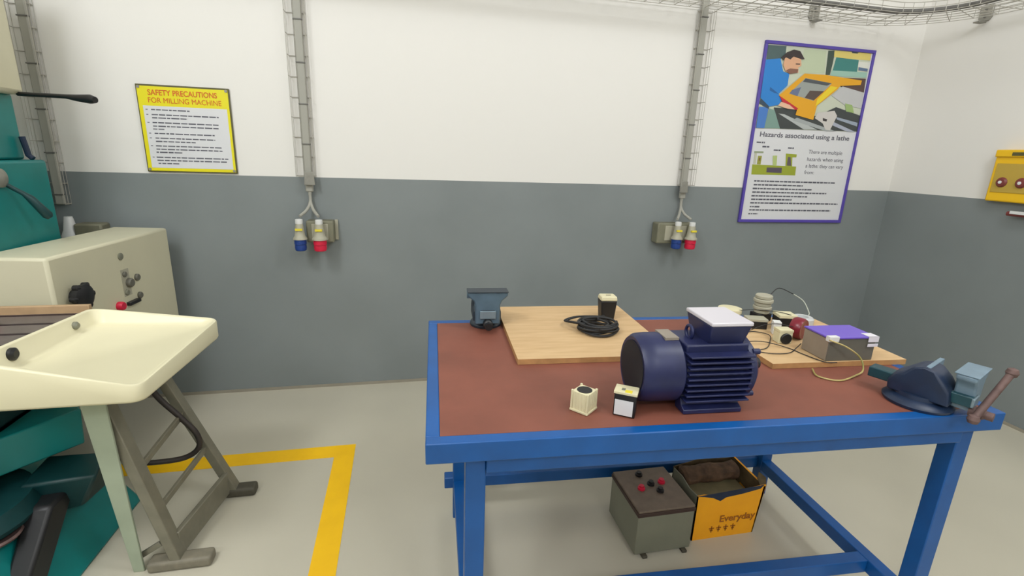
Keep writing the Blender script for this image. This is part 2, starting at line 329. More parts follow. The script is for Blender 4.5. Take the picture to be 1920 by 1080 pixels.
# ------------------------------------------------------------------ the blue electric motor
t = thing('electric_motor', 'dark blue finned electric motor with a white-lidded terminal box', 'motor', bp_(0.553, 0.163, BH+0.001), BR)
cz = 0.102
MB().lathe([(0.06, 0.004), (0.084, 0.0), (0.092, 0.012), (0.094, 0.04), (0.094, 0.108), (0.088, 0.114), (0.07, 0.114)], (0, 0, cz), 'x', 48).build('fan_cowl', M['motor'], t)
g = MB().lathe([(0.001, -0.001), (0.074, -0.001), (0.074, 0.006), (0.001, 0.006)], (0, 0, cz), 'x', 40)
g.build('grille', M['motor_dark'], t)
MB().lathe([(0.075, 0.105), (0.078, 0.115), (0.078, 0.30), (0.06, 0.305)], (0, 0, cz), 'x', 48).build('stator_body', M['motor'], t)
for sgn in (-1, 1):
    for k in range(9):
        dz = -0.064+k*0.0155
        MB().box(0.118, 0.298, *sorted((sgn*0.05, sgn*0.094)), cz+dz-0.0024, cz+dz+0.0024).build('cooling_fin', M['motor'], t, bevel=0.001)
MB().box(0.12, 0.298, -0.06, 0.06, cz+0.058, cz+0.083).build('top_pad', M['motor'], t, bevel=0.005)
MB().lathe([(0.05, 0.296), (0.088, 0.298), (0.09, 0.312), (0.075, 0.326), (0.045, 0.336), (0.03, 0.338)], (0, 0, cz), 'x', 48).build('end_shield', M['motor'], t)
MB().cyl((0.335, 0, cz), (0.375, 0, cz), 0.016).build('shaft', M['dark'], t, label='dark shaft end')
for k in range(4):
    an = PI/4+k*PI/2
    MB().cyl((0.308, math.cos(an)*0.086, cz+math.sin(an)*0.086), (0.328, math.cos(an)*0.086, cz+math.sin(an)*0.086), 0.008).build('bolt', M['motor'], t)
for sgn in (-1, 1):
    g = MB().prism([(sgn*0.088, 0), (sgn*0.088, 0.012), (sgn*0.07, 0.02), (sgn*0.058, 0.05), (sgn*0.03, 0.05), (sgn*0.04, 0)], 0.118, 0.285, 'x')
    g.build('foot', M['motor'], t, bevel=0.002)
g = MB().hexa([(0.185, -0.05, cz+0.078), (0.285, -0.05, cz+0.078), (0.285, 0.05, cz+0.078), (0.185, 0.05, cz+0.078)],
              [(0.178, -0.068, cz+0.135), (0.292, -0.068, cz+0.135), (0.292, 0.068, cz+0.135), (0.178, 0.068, cz+0.135)])
tb = g.build('terminal_box', M['motor'], t, bevel=0.004)
MB().box(0.176, 0.294, -0.07, 0.07, cz+0.135, cz+0.146).build('lid', M['white_lid'], tb, bevel=0.003, label='white lid')
ring = [(0.155, 0.018*math.cos(a*PI/8), cz+0.098+0.018*math.sin(a*PI/8)) for a in range(16)]
MB().tube(ring, 0.0045, 8, closed=True).build('lifting_eye', M['motor'], t)
MB().box(0.07, 0.108, -0.035, 0.03, cz+0.088, cz+0.0955).build('nameplate', M['silver'], t, label='dull metal nameplate')

# ------------------------------------------------------------------ the two bench vises
def make_vise(label, loc, rz, mb_, mj, ml, ms, opening, slide_back, s=1.0, handle=None, jy=0.0, dome=False, br=1.0):
    # local +x points from the body towards the screw, z up
    t = thing('bench_vise', label, 'vise', loc, rz)
    MB().lathe([(0.086*br, 0), (0.088*br, 0.008), (0.08*br, 0.016), (0.06*br, 0.022), (0.058*br, 0.034), (0.001, 0.034)]).build('swivel_base', mb_, t)
    # body: side outline swept across, bulging
    out = [(-0.07, 0.03), (-0.075, 0.062), (-0.055, 0.09), (-0.03, 0.1), (-0.012, 0.128), (0.018, 0.13), (0.02, 0.085), (0.05, 0.072), (0.055, 0.03)]
    if dome: out = [(-0.08, 0.03), (-0.083, 0.06), (-0.066, 0.088), (-0.045, 0.104), (-0.022, 0.124), (0.008, 0.134), (0.035, 0.128), (0.06, 0.108), (0.078, 0.08), (0.084, 0.05), (0.085, 0.03)]
    secs = [(-0.05, 0.8), (-0.042, 0.95), (-0.02, 1.0), (0.02, 1.0), (0.042, 0.95), (0.05, 0.8)]
    vs = []; n = len(out)
    for yy, k in secs:
        for x, z in out: vs.append((x*k*s if x < 0 else x*s, yy*s, (0.03+(z-0.03)*(k if z < 0.12 else 1))*s))
    fs = [tuple(range(n))]+[tuple(range((len(secs)-1)*n, len(secs)*n))[::-1]]
    for j in range(len(secs)-1):
        for i in range(n): fs.append((j*n+i, j*n+(i+1) % n, (j+1)*n+(i+1) % n, (j+1)*n+i))
    MB().add(vs, fs).build('body', mb_, t, bevel=0.004)
    MB().prism([(jy-0.07*s, 0.104*s), (jy+0.07*s, 0.104*s), (jy+0.07*s, 0.134*s), (jy-0.07*s, 0.134*s)], 0.006*s, 0.02*s, 'x').build('fixed_jaw', mj, t, bevel=0.002)
    x0 = 0.024*s+opening
    # moving jaw: T-shaped front view with sloping shoulders
    T = [(-0.044, 0.02), (-0.044, 0.09), (-0.05, 0.105), (-0.07, 0.122), (-0.07, 0.137), (0.07, 0.137), (0.07, 0.122), (0.05, 0.105), (0.044, 0.09), (0.044, 0.02)]
    MB().prism([(jy+y*s, z*s+0.004) for y, z in T], x0, x0+0.05*s, 'x').build('moving_jaw', mj, t, bevel=0.005)
    MB().box(x0-0.004, x0+0.054*s, jy-0.0715*s, jy+0.0715*s, 0.136*s+0.004, 0.139*s+0.004).build('jaw_plate', mj if dome else mb_, t, bevel=0.001)
    sl = MB().box(-slide_back, x0+0.052*s, -0.026*s, 0.026*s, 0.042*s, 0.076*s).build('slide', ms, t, bevel=0.003)
    MB().box(x0+0.048*s, x0+0.056*s, -0.028*s, 0.028*s, 0.045*s, 0.074*s).build('slide_end', ml, t, bevel=0.002, label='bare machined slide end')
    MB().lathe([(0.017*s, 0), (0.017*s, 0.03), (0.013*s, 0.034), (0.013*s, 0.05)], (x0+0.045*s, 0, 0.028*s), 'x', 24).build('screw', M['black'] if not handle else M['rust'], t, label='rusty screw' if handle else None)
    if handle:
        h0, h1 = handle
        g = MB().tube([h0, h1], 0.009, 14)
        for p in (h0, h1):
            g.lathe([(0.001, -0.014), (0.011, -0.010), (0.0145, 0), (0.011, 0.010), (0.001, 0.014)], p, 'z', 16)
        g.build('handle', M['rust'], t, label='rusty tommy bar with ball ends')
    else:
        MB().tube([(x0+0.085*s, -0.0, -0.0+0.028*s-0.012), (x0+0.085*s, 0.0, 0.028*s+0.012)], 0.006, 12).build('handle', M['black'], t)
    return t
make_vise('small blue-grey bench vise at the back left corner of the bench', bp_(0.221, 0.822, BH+0.001), BR-PI/2,
          M['vise_dark'], M['vise'], M['vise_light'], M['vise_dark'], 0.0, 0.02, 1.07, br=0.70)
# second vise: offsets of the handle are in its own axes
ax = math.atan2(-0.89, 0.45)
def vloc(u, v, z, cu=1.40, cv=0.085):
    du, dv = u-cu, v-cv; c, s = math.cos(-ax), math.sin(-ax)
    return (c*du-s*dv, s*du+c*dv, z-BH)
make_vise('dark navy bench vise with a rusty handle at the front right corner of the bench', bp_(1.40, 0.085, BH+0.001), BR+ax,
          M['vise_navy'], M['vise_pale'], M['vise_light'], M['vise_teal'], 0.05, 0.125, 0.89, (vloc(1.428, -0.046, 0.866), vloc(1.531, -0.029, 0.988)), jy=0.03, dome=True, br=0.96)

# ------------------------------------------------------------------ small things on the left half of the bench
t = thing('power_adapter', 'black plug-in power adapter with a cream top, standing beside the coiled cable', 'adapter', bp_(0.715, 0.82, PLY+0.001), BR-0.05)
MB().hexa([(-0.027, -0.024, 0), (0.027, -0.024, 0), (0.027, 0.024, 0), (-0.027, 0.024, 0)], [(-0.033, -0.028, 0.078), (0.033, -0.028, 0.078), (0.033, 0.028, 0.078), (-0.033, 0.028, 0.078)]).build('case', M['black'], t, bevel=0.004)
g = MB().hexa([(-0.034, -0.029, 0.078), (0.034, -0.029, 0.078), (0.034, 0.029, 0.078), (-0.034, 0.029, 0.078)], [(-0.031, -0.026, 0.096), (0.031, -0.026, 0.096), (0.031, 0.026, 0.096), (-0.031, 0.026, 0.096)])
g.build('cap', M['cream_pl'], t, bevel=0.004, label='cream cap')
MB().box(-0.008, 0.012, -0.003, 0.003, 0.0955, 0.0966).build('slot', M['black'], t)
g = MB(); pts = []
for i in range(0, 8*48):
    a = 2*PI*i/48; lay = i/48
    rr = 0.067+0.008*math.sin(lay*2.3)+0.004*math.sin(3*a+lay); pts.append((rr*math.cos(a), rr*0.92*math.sin(a), 0.006+0.0042*lay+0.002*math.sin(2*a+lay*1.7)))
g.tube(pts, 0.0045, 8)
pts2 = spline([(-0.02, -0.07, 0.03), (0.03, -0.02, 0.036), (0.01, 0.04, 0.036), (0.05, 0.09, 0.03), (0.062, 0.118, 0.012)], 8)
g.tube(pts2, 0.0042, 8)
pts3 = spline([(-0.06, 0.0, 0.03), (-0.10, 0.03, 0.028), (-0.11, 0.075, 0.02), (-0.05, 0.115, 0.02), (0.03, 0.10, 0.024), (0.06, 0.05, 0.03)], 8)
g.tube(pts3, 0.004, 8); g.tube([(p[0]+0.006, p[1]-0.012, p[2]+0.004) for p in pts3], 0.004, 8)
o = g.build('coiled_cable', M['dark'], loc=bp_(0.63, 0.665, PLY+0.001), rz=BR); tag(o, 'coil of black cable lying on the left plywood sheet', 'cable')
t = thing('ribbed_sleeve', 'cream square ribbed sleeve with a dark round hole in its top', 'sleeve', bp_(0.413, 0.128, BH+0.001), BR+0.75)
g = MB()
g.box(-0.024, 0.024, -0.024, 0.024, 0, 0.056)
for k in range(-2, 3):
    for sg in (-1, 1):
        g.box(k*0.009-0.0015, k*0.009+0.0015, sg*0.024-0.001, sg*0.024+0.001, 0.004, 0.054); g.box(sg*0.024-0.001, sg*0.024+0.001, k*0.009-0.0015, k*0.009+0.0015, 0.004, 0.054)
g.box(-0.027, 0.027, -0.027, 0.027, 0, 0.006)
for sx in (-1, 1):
    for s2 in (-1, 1): g.box(sx*0.023-0.003, sx*0.023+0.003, s2*0.023-0.003, s2*0.023+0.003, 0, 0.059)
g.build('shell', M['cream_pl'], t, bevel=0.0015)
MB().lathe([(0.001, 0.0575), (0.020, 0.057), (0.0205, 0.054), (0.0205, 0.05)], n=28).build('bore', M['dark'], t, label='dark round hole')
t = thing('contactor_block', 'black electrical block with a white face, cream top and yellow sticker', 'relay', bp_(0.517, 0.098, BH+0.001), BR-0.52)
MB().box(-0.028, 0.028, -0.021, 0.021, 0, 0.062).build('body', M['black'], t, bevel=0.002)
MB().box(-0.03, 0.03, -0.023, 0.023, 0.062, 0.069).build('cap', M['cream_pl'], t, bevel=0.001, label='cream cap')
MB().box(-0.025, 0.022, -0.0225, -0.021, 0.004, 0.046).build('face_label', M['paper'], t, label='white label')
MB().box(-0.002, 0.016, -0.021, -0.005, 0.069, 0.0696).build('sticker', M['yellow_lab'], t, label='yellow sticker')
MB().box(-0.012, -0.003, -0.01, 0.002, 0.069, 0.0698).build('slot', M['unitgrey'], t)

# ------------------------------------------------------------------ parts on the right-hand plywood sheet
ZP = PLY+0.0015
t = thing('power_supply', 'grey metal electrical box with a purple top and white tape on its corner', 'electrical box', bp_(1.312, 0.335, ZP), BR+0.0)
MB().box(0, 0.175, 0, 0.115, 0.0, 0.078).build('case', [M['psu_dark']], t, bevel=0.002)
MB().box(-0.002, 0.0, 0.002, 0.113, 0.002, 0.076).build('side_panel', M['silver'], t, label='dull silver side panel')
MB().box(-0.003, 0.178, -0.003, 0.118, 0.078, 0.084).build('top_cover', M['purple'], t, bevel=0.0015, label='purple top cover')
g = MB().box(0.142, 0.18, -0.005, 0.03, 0.0845, 0.0855).box(0.142, 0.1805, -0.005, -0.0035, 0.066, 0.0855).box(0.142, 0.1805, -0.0055, -0.004, 0.05, 0.060)
g.build('tape', M['tape'], t, label='white tape')
MB().box(-0.006, 0.03, -0.006, 0.012, 0.07, 0.088).build('terminal_block', M['white_pl'], t, bevel=0.001)
t = thing('round_connector', 'cream round connector body behind the white motor lid', 'connector', bp_(1.225, 0.765, ZP), BR)
MB().lathe([(0.036, 0), (0.038, 0.02), (0.034, 0.022), (0.034, 0.034), (0.046, 0.036), (0.046, 0.052), (0.03, 0.056), (0.001, 0.056)], n=32).build('shell', M['cream_pl'], t)
t = thing('stacked_connector', 'grey-cream ribbed terminal stack, tallest of the parts at the back of the right plywood sheet', 'connector', bp_(1.37, 0.765, ZP), BR+0.1)
g = MB()
for k, rr in enumerate((0.03, 0.036, 0.032, 0.038, 0.033)): g.lathe([(rr*0.9, 0.03+k*0.0155), (rr, 0.033+k*0.0155), (rr, 0.0425+k*0.0155), (rr*0.9, 0.0455+k*0.0155)], n=28)
g.build('ribbed_body', M['greypl'], t); MB().box(-0.034, 0.03, -0.026, 0.026, 0, 0.031).build('base_block', M['black'], t, bevel=0.002, label='black base block')
def block(name, label, cat, u, v, sx, sy_, h, cap, capm, rz=0.0, body='black'):
    t = thing(name, label, cat, bp_(u, v, ZP), BR+rz)
    MB().box(-sx/2, sx/2, -sy_/2, sy_/2, 0, h-cap).build('body', M[body], t, bevel=0.002)
    MB().box(-sx/2-0.001, sx/2+0.001, -sy_/2-0.001, sy_/2+0.001, h-cap, h).build('cap', M[capm], t, bevel=0.001)
    return t
block('contactor_block', 'low black relay with a pale grey top, beside the motor lid', 'relay', 1.283, 0.675, 0.075, 0.05, 0.04, 0.01, 'greypl', -0.25)
block('contactor_block', 'black relay with a pale yellow top, behind the maroon ring', 'relay', 1.392, 0.655, 0.066, 0.06, 0.062, 0.012, 'cream_pl', -0.2)
block('terminal_cube', 'small white terminal cube in front of the yellow-topped relay', 'connector', 1.318, 0.60, 0.026, 0.03, 0.05, 0.02, 'white_pl', -0.4, 'white_pl')
t = block('relay_cube', 'small cube with a cream top and a black round front, left of the maroon ring', 'relay', 1.283, 0.515, 0.05, 0.04, 0.052, 0.01, 'cream_pl', -0.1, 'cream_pl')
MB().lathe([(0.018, -0.028), (0.02, -0.026), (0.02, -0.019)], (0.0, 0, 0.02), 'y', 24).build('round_front', M['black'], t, label='black round front')
t = thing('toroid_coil', 'maroon varnished coil ring standing on its edge beside the purple-topped box', 'coil', bp_(1.368, 0.545, ZP+0.041), BR+0.5)
g = MB(); prof = [(0.022, -0.018), (0.036, -0.02), (0.04, -0.012), (0.04, 0.012), (0.036, 0.02), (0.022, 0.018), (0.022, -0.018)]
g.lathe(prof, (0, 0, 0), 'y', 36); o = g.build('ring', M['maroon'], t); 
MB().lathe([(0.001, -0.012), (0.0225, -0.012), (0.0225, 0.01), (0.001, 0.01)], (0, 0, 0), 'y', 24).build('core', M['white_pl'], t, label='pale core')
t = thing('tape_roll', 'frosted clear plastic reel behind the maroon ring', 'reel', bp_(1.478, 0.66, ZP), BR)
MB().lathe([(0.036, 0), (0.04, 0.004), (0.04, 0.04), (0.034, 0.046), (0.02, 0.046), (0.018, 0.03), (0.001, 0.03)], n=32).build('reel', M['clear'], t)

def wire(pts, r, m, label, name='wire', cat='wire', k=8):
    P = [bp_(u, v, z) for u, v, z in pts]; o0 = Vector(P[0])
    g = MB().tube([Vector(q)-o0 for q in spline(P, k)], r, 6)
    o = g.build(name, M[m], loc=P[0]); return tag(o, label, cat)
zz = ZP+0.0025
wire([(1.13, 0.52, zz), (1.19, 0.49, zz+0.01), (1.26, 0.45, zz), (1.275, 0.39, zz), (1.30, 0.325, zz), (1.34, 0.318, zz-0.001)], 0.0018, 'dark', 'black wire running from the motor to the foot of the purple-topped box')
wire([(1.125, 0.44, zz), (1.18, 0.455, zz), (1.24, 0.52, zz), (1.27, 0.57, zz+0.004), (1.24, 0.62, zz), (1.18, 0.60, zz)], 0.0016, 'dark', 'black wire looping round the cream-topped cube')
wire([(1.12, 0.43, zz), (1.17, 0.405, zz), (1.235, 0.408, zz), (1.285, 0.44, zz+0.004), (1.30, 0.44, zz+0.02)], 0.0016, 'dark', 'lowest black wire crossing the front of the right plywood sheet')
wire([(1.17, 0.55, zz+0.03), (1.22, 0.54, zz+0.055), (1.27, 0.535, zz+0.06), (1.33, 0.53, zz+0.05)], 0.0014, 'dark', 'thin dark wire arching over the cream-topped cube')
wire([(1.24, 0.73, zz+0.05), (1.30, 0.72, zz+0.055), (1.36, 0.66, zz+0.065), (1.40, 0.63, zz+0.06)], 0.0016, 'dark', 'dark wire from the cream round connector to the yellow-topped relay')
wire([(1.30, 0.325, ZP+0.08), (1.35, 0.305, ZP+0.062), (1.405, 0.30, ZP+0.025), (1.40, 0.275, BH+0.012), (1.35, 0.25, BH+0.006), (1.27, 0.225, BH+0.004), (1.225, 0.26, BH+0.004), (1.245, 0.31, BH+0.006)], 0.0026, 'earth', 'yellow-green earth wire looping off the front of the purple-topped box')
wire([(1.40, 0.77, ZP+0.105), (1.46, 0.80, ZP+0.125), (1.50, 0.76, ZP+0.11)], 0.002, 'dark', 'dark wire arching behind the ribbed terminal stack')
wire([(1.50, 0.76, ZP+0.11), (1.535, 0.74, ZP+0.085), (1.535, 0.70, ZP+0.05), (1.51, 0.67, ZP+0.046)], 0.002, 'white_wire', 'pale wire curving down to the frosted reel')

# ------------------------------------------------------------------ under the bench
t = thing('power_unit', 'grey metal box with a brown top carrying red and black terminals, under the bench', 'power unit', (0.85, 1.435, 0), 0.0)
MB().box(0, 0.237, 0, 0.25, 0.012, 0.183).build('case', M['unitgrey'], t, bevel=0.003)
MB().box(-0.003, 0.240, -0.003, 0.253, 0.183, 0.199).build('lid_edge', M['dkbrown'], t, bevel=0.002, label='dark brown rim')
MB().box(0.0, 0.237, -0.0, 0.25, 0.199, 0.209).build('lid', M['brown'], t, bevel=0.002, label='brown top plate')
for x, y, m in ((0.07, 0.125, 'red_pl'), (0.172, 0.15, 'red_pl'), (0.122, 0.145, 'black'), (0.10, 0.21, 'black'), (0.14, 0.10, 'black')):
    MB().lathe([(0.015, 0.207), (0.015, 0.216), (0.010, 0.219), (0.010, 0.226), (0.001, 0.227)], (x, y, 0), n=16).build('terminal', M[m], t)
for x in (0.03, 0.2):
    for y in (-0.014, 0.21):
        MB().box(x, x+0.02, y, y+0.04, 0, 0.012).build('foot', M['foot_dark'], t, bevel=0.002)
t = thing('cardboard_carton', 'torn open orange-yellow carton beside the grey metal box', 'carton', (1.122, 1.475, 0), 0.0)
x1, y1 = 0.31, 0.19
top = [(0.0, 0.212), (0.03, 0.215), (0.075, 0.204), (0.10, 0.186), (0.115, 0.198), (0.15, 0.207), (0.2, 0.213), (0.26, 0.224), (0.31, 0.228)]
g = MB().prism([(0, 0), (0.285, 0)]+top[::-1], 0, 0.004, 'y'); g.build('front_panel', M['carton'], t)
g = MB().prism([(0, 0), (0.19, 0), (0.19, 0.215), (0.12, 0.22), (0.06, 0.205), (0, 0.212)], 0.0, 0.004, 'x'); g.build('side_panel', M['unitgrey'], t, label='pale grey side panel')
g = MB().hexa([(0.281, 0, 0), (0.285, 0, 0), (0.285, 0.19, 0), (0.281, 0.19, 0)], [(0.300, 0, 0.222), (0.31, 0, 0.222), (0.290, 0.19, 0.245), (0.282, 0.19, 0.245)]); g.m = [1, 0, 0, 0, 0, 1]; g.build('side_panel', [M['carton'], M['carton_in']], t)
MB().add([(0.285, 0.0, 0.222), (0.312, 0.0, 0.222), (0.322, 0.02, 0.247), (0.31, 0.05, 0.255), (0.29, 0.03, 0.24), (0.287, 0.004, 0.218), (0.314, 0.004, 0.218), (0.324, 0.024, 0.243), (0.312, 0.054, 0.251), (0.292, 0.034, 0.236)],
         [(0, 1, 2, 3, 4), (9, 8, 7, 6, 5), (0, 5, 6, 1), (1, 6, 7, 2), (2, 7, 8, 3), (3, 8, 9, 4), (4, 9, 5, 0)]).build('torn_flap', M['carton_in'], t, label='torn brown corner flap')
MB().prism([(0, 0), (0.281, 0), (0.281, 0.24), (0.2, 0.25), (0.1, 0.24), (0, 0.22)], 0.186, 0.19, 'y').build('back_panel', M['carton_in'], t, label='dark inner back panel')
MB().box(0.004, 0.281, 0.004, 0.186, 0.001, 0.005).build('bottom_panel', M['carton_in'], t)
g = MB().prism([(0.0, 0.212), (0.30, 0.229), (0.285, 0.214), (0.20, 0.2), (0.13, 0.193), (0.105, 0.178), (0.07, 0.197), (0.03, 0.207)], -0.002, 0.0, 'y'); g.build('torn_edge', M['vise_navy'], t, label='dark torn top edge')
text('Everyday', 0.05, M['carton_print'], t, 'lettering', (0.115, -0.0015, 0.075), width=0.165, height=0.042, bold=0.0008)
g = MB()
for k in range(4):
    x = 0.075+k*0.033; g.box(x, x+0.022, -0.0012, 0, 0.045, 0.05).box(x+0.004, x+0.018, -0.0012, 0, 0.036, 0.041).box(x+0.009, x+0.013, -0.0012, 0, 0.028, 0.058)
g.build('printed_marks', M['carton_print'], t)
o = MB().box(0, 0.26, 0, 0.155, 0, 0.16).build('packing_block', M['slab'], loc=(1.135, 1.485, 0.0065), bevel=0.006)
tag(o, 'dusty grey-brown slab filling the orange-yellow carton', 'block')
g = MB(); n = 26; vs = []; 
for i in range(n):
    for j in range(12):
        a = 2*PI*j/12; x = 0.262*i/(n-1)
        rr = 0.042+0.004*math.sin(i*0.5+j)+random.uniform(-0.002, 0.002); rr *= (0.7 if i in (0, n-1) else 1)
        vs.append((x, rr*math.cos(a), 0.040+0.85*rr*math.sin(a)))
fs = [(i*12+j, i*12+(j+1) % 12, (i+1)*12+(j+1) % 12, (i+1)*12+j) for i in range(n-1) for j in range(12)]+[tuple(range(12))[::-1], tuple(range((n-1)*12, n*12))]
o = g.add(vs, fs).build('packing_roll', M['scrap'], loc=(1.132, 1.613, 0.1695)); tag(o, 'dark brown crumpled roll along the back of the orange-yellow carton', 'roll')

# ------------------------------------------------------------------ wire baskets, cables and sockets on the wall
def run_down(x, z0, z1, label):
    g = MB(); yb = WY-0.006; d = 0.05; w_ = 0.05
    for dx, dy in ((-w_, 0), (-w_/3, 0), (w_/3, 0), (w_, 0), (-w_, -d), (w_, -d), (-w_, -d/2), (w_, -d/2)):
        g.tube([(x+dx, yb+dy, z0), (x+dx, yb+dy, z1)], 0.0015 if dy else 0.0011, 6)
    z = z0+0.004
    while z < z1:
        g.tube([(x-w_, yb-d, z), (x-w_, yb, z), (x+w_, yb, z), (x+w_, yb-d, z)], 0.002, 6); z += 0.106
    o = g.build('cable_basket', M['wire'], loc=None); return tag(o, label, 'cable tray')
def wall_cable(x, z0, z1, label, splits=(), r=0.021):
    t = thing('wall_cable', label, 'cable', (x, WY-0.03, z0))
    g = MB().prism([(-r, -0.012), (r, -0.012), (r, 0.012), (-r, 0.012)], 0, z1-z0, 'z'); g.build('flat_sheath', M['cablegrey'], t, bevel=0.006)
    z = 0.05
    while z < z1-z0:
        MB().box(-r-0.002, r+0.002, -0.016, 0.004, z, z+0.006).build('cable_tie', M['cabledark'], t); z += 0.212
    for sx_ in splits:
        MB().tube(spline([(0.004 if sx_ > 0 else -0.004, 0, 0.02), (0, 0, -0.05), (sx_*0.35, -0.03, -0.1), (sx_, -0.08, z1*0+(1.118-z0))], 8), 0.0085, 10).build('branch', M['cablegrey'], t)
    return t
run_down(-0.536, 1.335, 2.41, 'vertical wire cable basket above the left pair of wall connectors')
wall_cable(-0.523, 1.25, 2.62, 'grey cable coming down the wall to the left pair of connectors', (-0.05, 0.05))
run_down(1.875, 1.335, 2.41, 'vertical wire cable basket between the blank wall and the tall poster')
wall_cable(1.858, 1.25, 2.62, 'grey cable coming down the wall to the right pair of connectors', (-0.062, 0.04))
run_down(-1.782, 1.16, 2.41, 'vertical wire cable basket behind the teal milling machine')
wall_cable(-1.765, 1.16, 2.62, 'grey cable running down the wall behind the teal milling machine')
for x, lab in ((-0.515, 'left pair of connectors'), (1.845, 'right pair of connectors')):
    o = MB().prism([(-0.03, 0), (0.03, 0), (0.024, 0.075), (-0.024, 0.075)], -0.004, 0.003, 'y').build('basket_end_plate', M['steel'], loc=(x, WY-0.062, 1.29), bevel=0.002)
    tag(o, 'grey clamp plate at the foot of the wire basket over the '+lab, 'clamp')
def enclosure(x0_, x1_, z0, z1, label):
    t = thing('connector_holder', label, 'junction box', ((x0_+x1_)/2, WY, (z0+z1)/2))
    w_, h = (x1_-x0_)/2, (z1-z0)/2
    MB().box(-w_, w_, -0.085, -0.001, -h, h).build('housing', M['boxgrey'], t, bevel=0.008)
    MB().box(w_, w_+0.018, -0.02, -0.001, -h*0.9, h*1.0).build('lug', M['greypl'], t, bevel=0.002)
    MB().box(-w_*0.6, w_*0.6, -0.089, -0.085, -h*0.7, h*0.75).build('cover', M['greypl'], t, bevel=0.002)
enclosure(-0.548, -0.398, 0.962, 1.088, 'dull grey box on the wall behind the left pair of connectors')
enclosure(1.676, 1.94, 0.95, 1.088, 'dull grey box on the wall behind the right pair of connectors')
def connector(x, y, z, col, label, s=1.0):
    t = thing('power_connector', label, 'power connector', (x, y, z))
    MB().lathe([(0.013, 0.112), (0.020, 0.110), (0.021, 0.09), (0.019, 0.084)], n=20).build('gland', M['white_pl'], t, label='white gland')
    MB().lathe([(0.021*s, 0.086), (0.024*s, 0.07), (0.029*s, 0.035), (0.032*s, 0.015), (0.042*s, 0.004), (0.043*s, -0.004), (0.036*s, -0.005)], n=32).build('body', M['greypl'], t)
    g = MB().box(-0.019, 0.019, -0.033*s, -0.02*s, 0.048, 0.06); g.build('yellow_mark', M['yellow_lab'], t, label='yellow mark')
    g = MB().lathe([(0.036*s, -0.004), (0.037*s, -0.03), (0.034*s, -0.034), (0.036*s, -0.05), (0.033*s, -0.066), (0.026*s, -0.07), (0.001, -0.07)], n=32)
    g.box(-0.012, 0.012, -0.042*s, -0.02, -0.03, -0.022); g.build('collar', M[col], t, label=('blue' if col == 'blue_pl' else 'red')+' collar')
connector(-0.577, 2.99, 0.992, 'blue_pl', 'blue power connector of the left pair on the back wall', 0.9)
connector(-0.470, 2.985, 0.990, 'red_pl', 'red power connector of the left pair on the back wall')
connector(1.798, 2.985, 0.992, 'blue_pl', 'blue power connector of the right pair on the back wall', 0.9)
connector(1.900, 2.98, 0.990, 'red_pl', 'red power connector of the right pair on the back wall')
t = thing('power_connector', 'pale plug and grey housing on the wall, half hidden behind the cream control cabinet', 'power connector', (-1.70, WY, 0.99))
MB().box(0.0, 0.13, -0.09, -0.001, -0.04, 0.075).build('housing', M['boxgrey'], t, bevel=0.01)
MB().lathe([(0.018, 0.13), (0.022, 0.11), (0.03, 0.06), (0.042, 0.03), (0.042, -0.03)], (-0.03, -0.06, -0.02), n=24).build('body', M['white_pl'], t)

# horizontal wire basket with its bend into the right wall
CX, CY = 2.95, 2.5
def bpath(off, z):      # off = distance from the wall line
    y = WY-off; r = (WY-CY)-off; p = [(-3.0, y, z), (CX, y, z)]
    for k in range(1, 12): a = PI/2-k*PI/24; p.append((CX+r*math.cos(a), CY+r*math.sin(a), z))
    p += [(CX+r, CY, z), (CX+r, 0.5, z)]; return p
g = MB(); zt = 2.417; o_in, o_out = 0.335, 0.02
for off in (0.02, 0.083, 0.146, 0.209, 0.272, 0.335): g.tube(bpath(off, zt), 0.002, 6)
for off in (o_in, o_out):
    for dz in (0.027, 0.055): g.tube(bpath(off, zt+dz), 0.0022, 6)
def cross(p, q): g.tube([(p[0], p[1], zt+0.055), (p[0], p[1], zt), (q[0], q[1], zt), (q[0], q[1], zt+0.055)], 0.002, 6)
x = -2.95
while x < CX: cross((x, WY-o_in), (x, WY-o_out)); x += 0.1
for k in range(1, 8):
    a = PI/2-k*PI/16; r1, r2 = (WY-CY)-o_in, (WY-CY)-o_out
    cross((CX+r1*math.cos(a), CY+r1*math.sin(a)), (CX+r2*math.cos(a), CY+r2*math.sin(a)))
y = CY
while y > 0.5: cross((CX+(WY-CY)-o_in, y), (CX+(WY-CY)-o_out, y)); y -= 0.1
tag(g.build('overhead_cable_basket', M['wire']), 'overhead wire cable basket turning the corner above the tall poster', 'cable tray')
o = MB().tube([(p[0], p[1], p[2]) for p in bpath(0.285, zt+0.018)], 0.0145, 12).build('conduit', M['cabledark']); tag(o, 'dark grey conduit lying along the near edge of the overhead basket', 'conduit')
def bracket(loc, rz, label):
    t = thing('tray_bracket', label, 'bracket', loc, rz)
    MB().prism([(-0.038, 0.09), (-0.038, 0.02), (-0.025, 0.0), (0.025, 0.0), (0.038, 0.02), (0.038, 0.09)], -0.013, -0.001, 'y').build('wall_plate', M['steel'], t, bevel=0.003)
    MB().box(-0.02, 0.02, -0.07, -0.013, -0.012, -0.004).build('arm', M['steel'], t, bevel=0.002)
    for zz_ in (0.025, 0.07): MB().cyl((0, -0.016, zz_), (0, -0.013, zz_), 0.007, n=12).build('bolt', M['cabledark'], t)
bracket((2.665, WY, zt), 0, 'grey steel bracket holding the overhead basket, above the tall poster')
bracket((WX, 2.73, zt-0.01), -PI/2, 'grey steel bracket holding the overhead basket, on the right-hand wall')

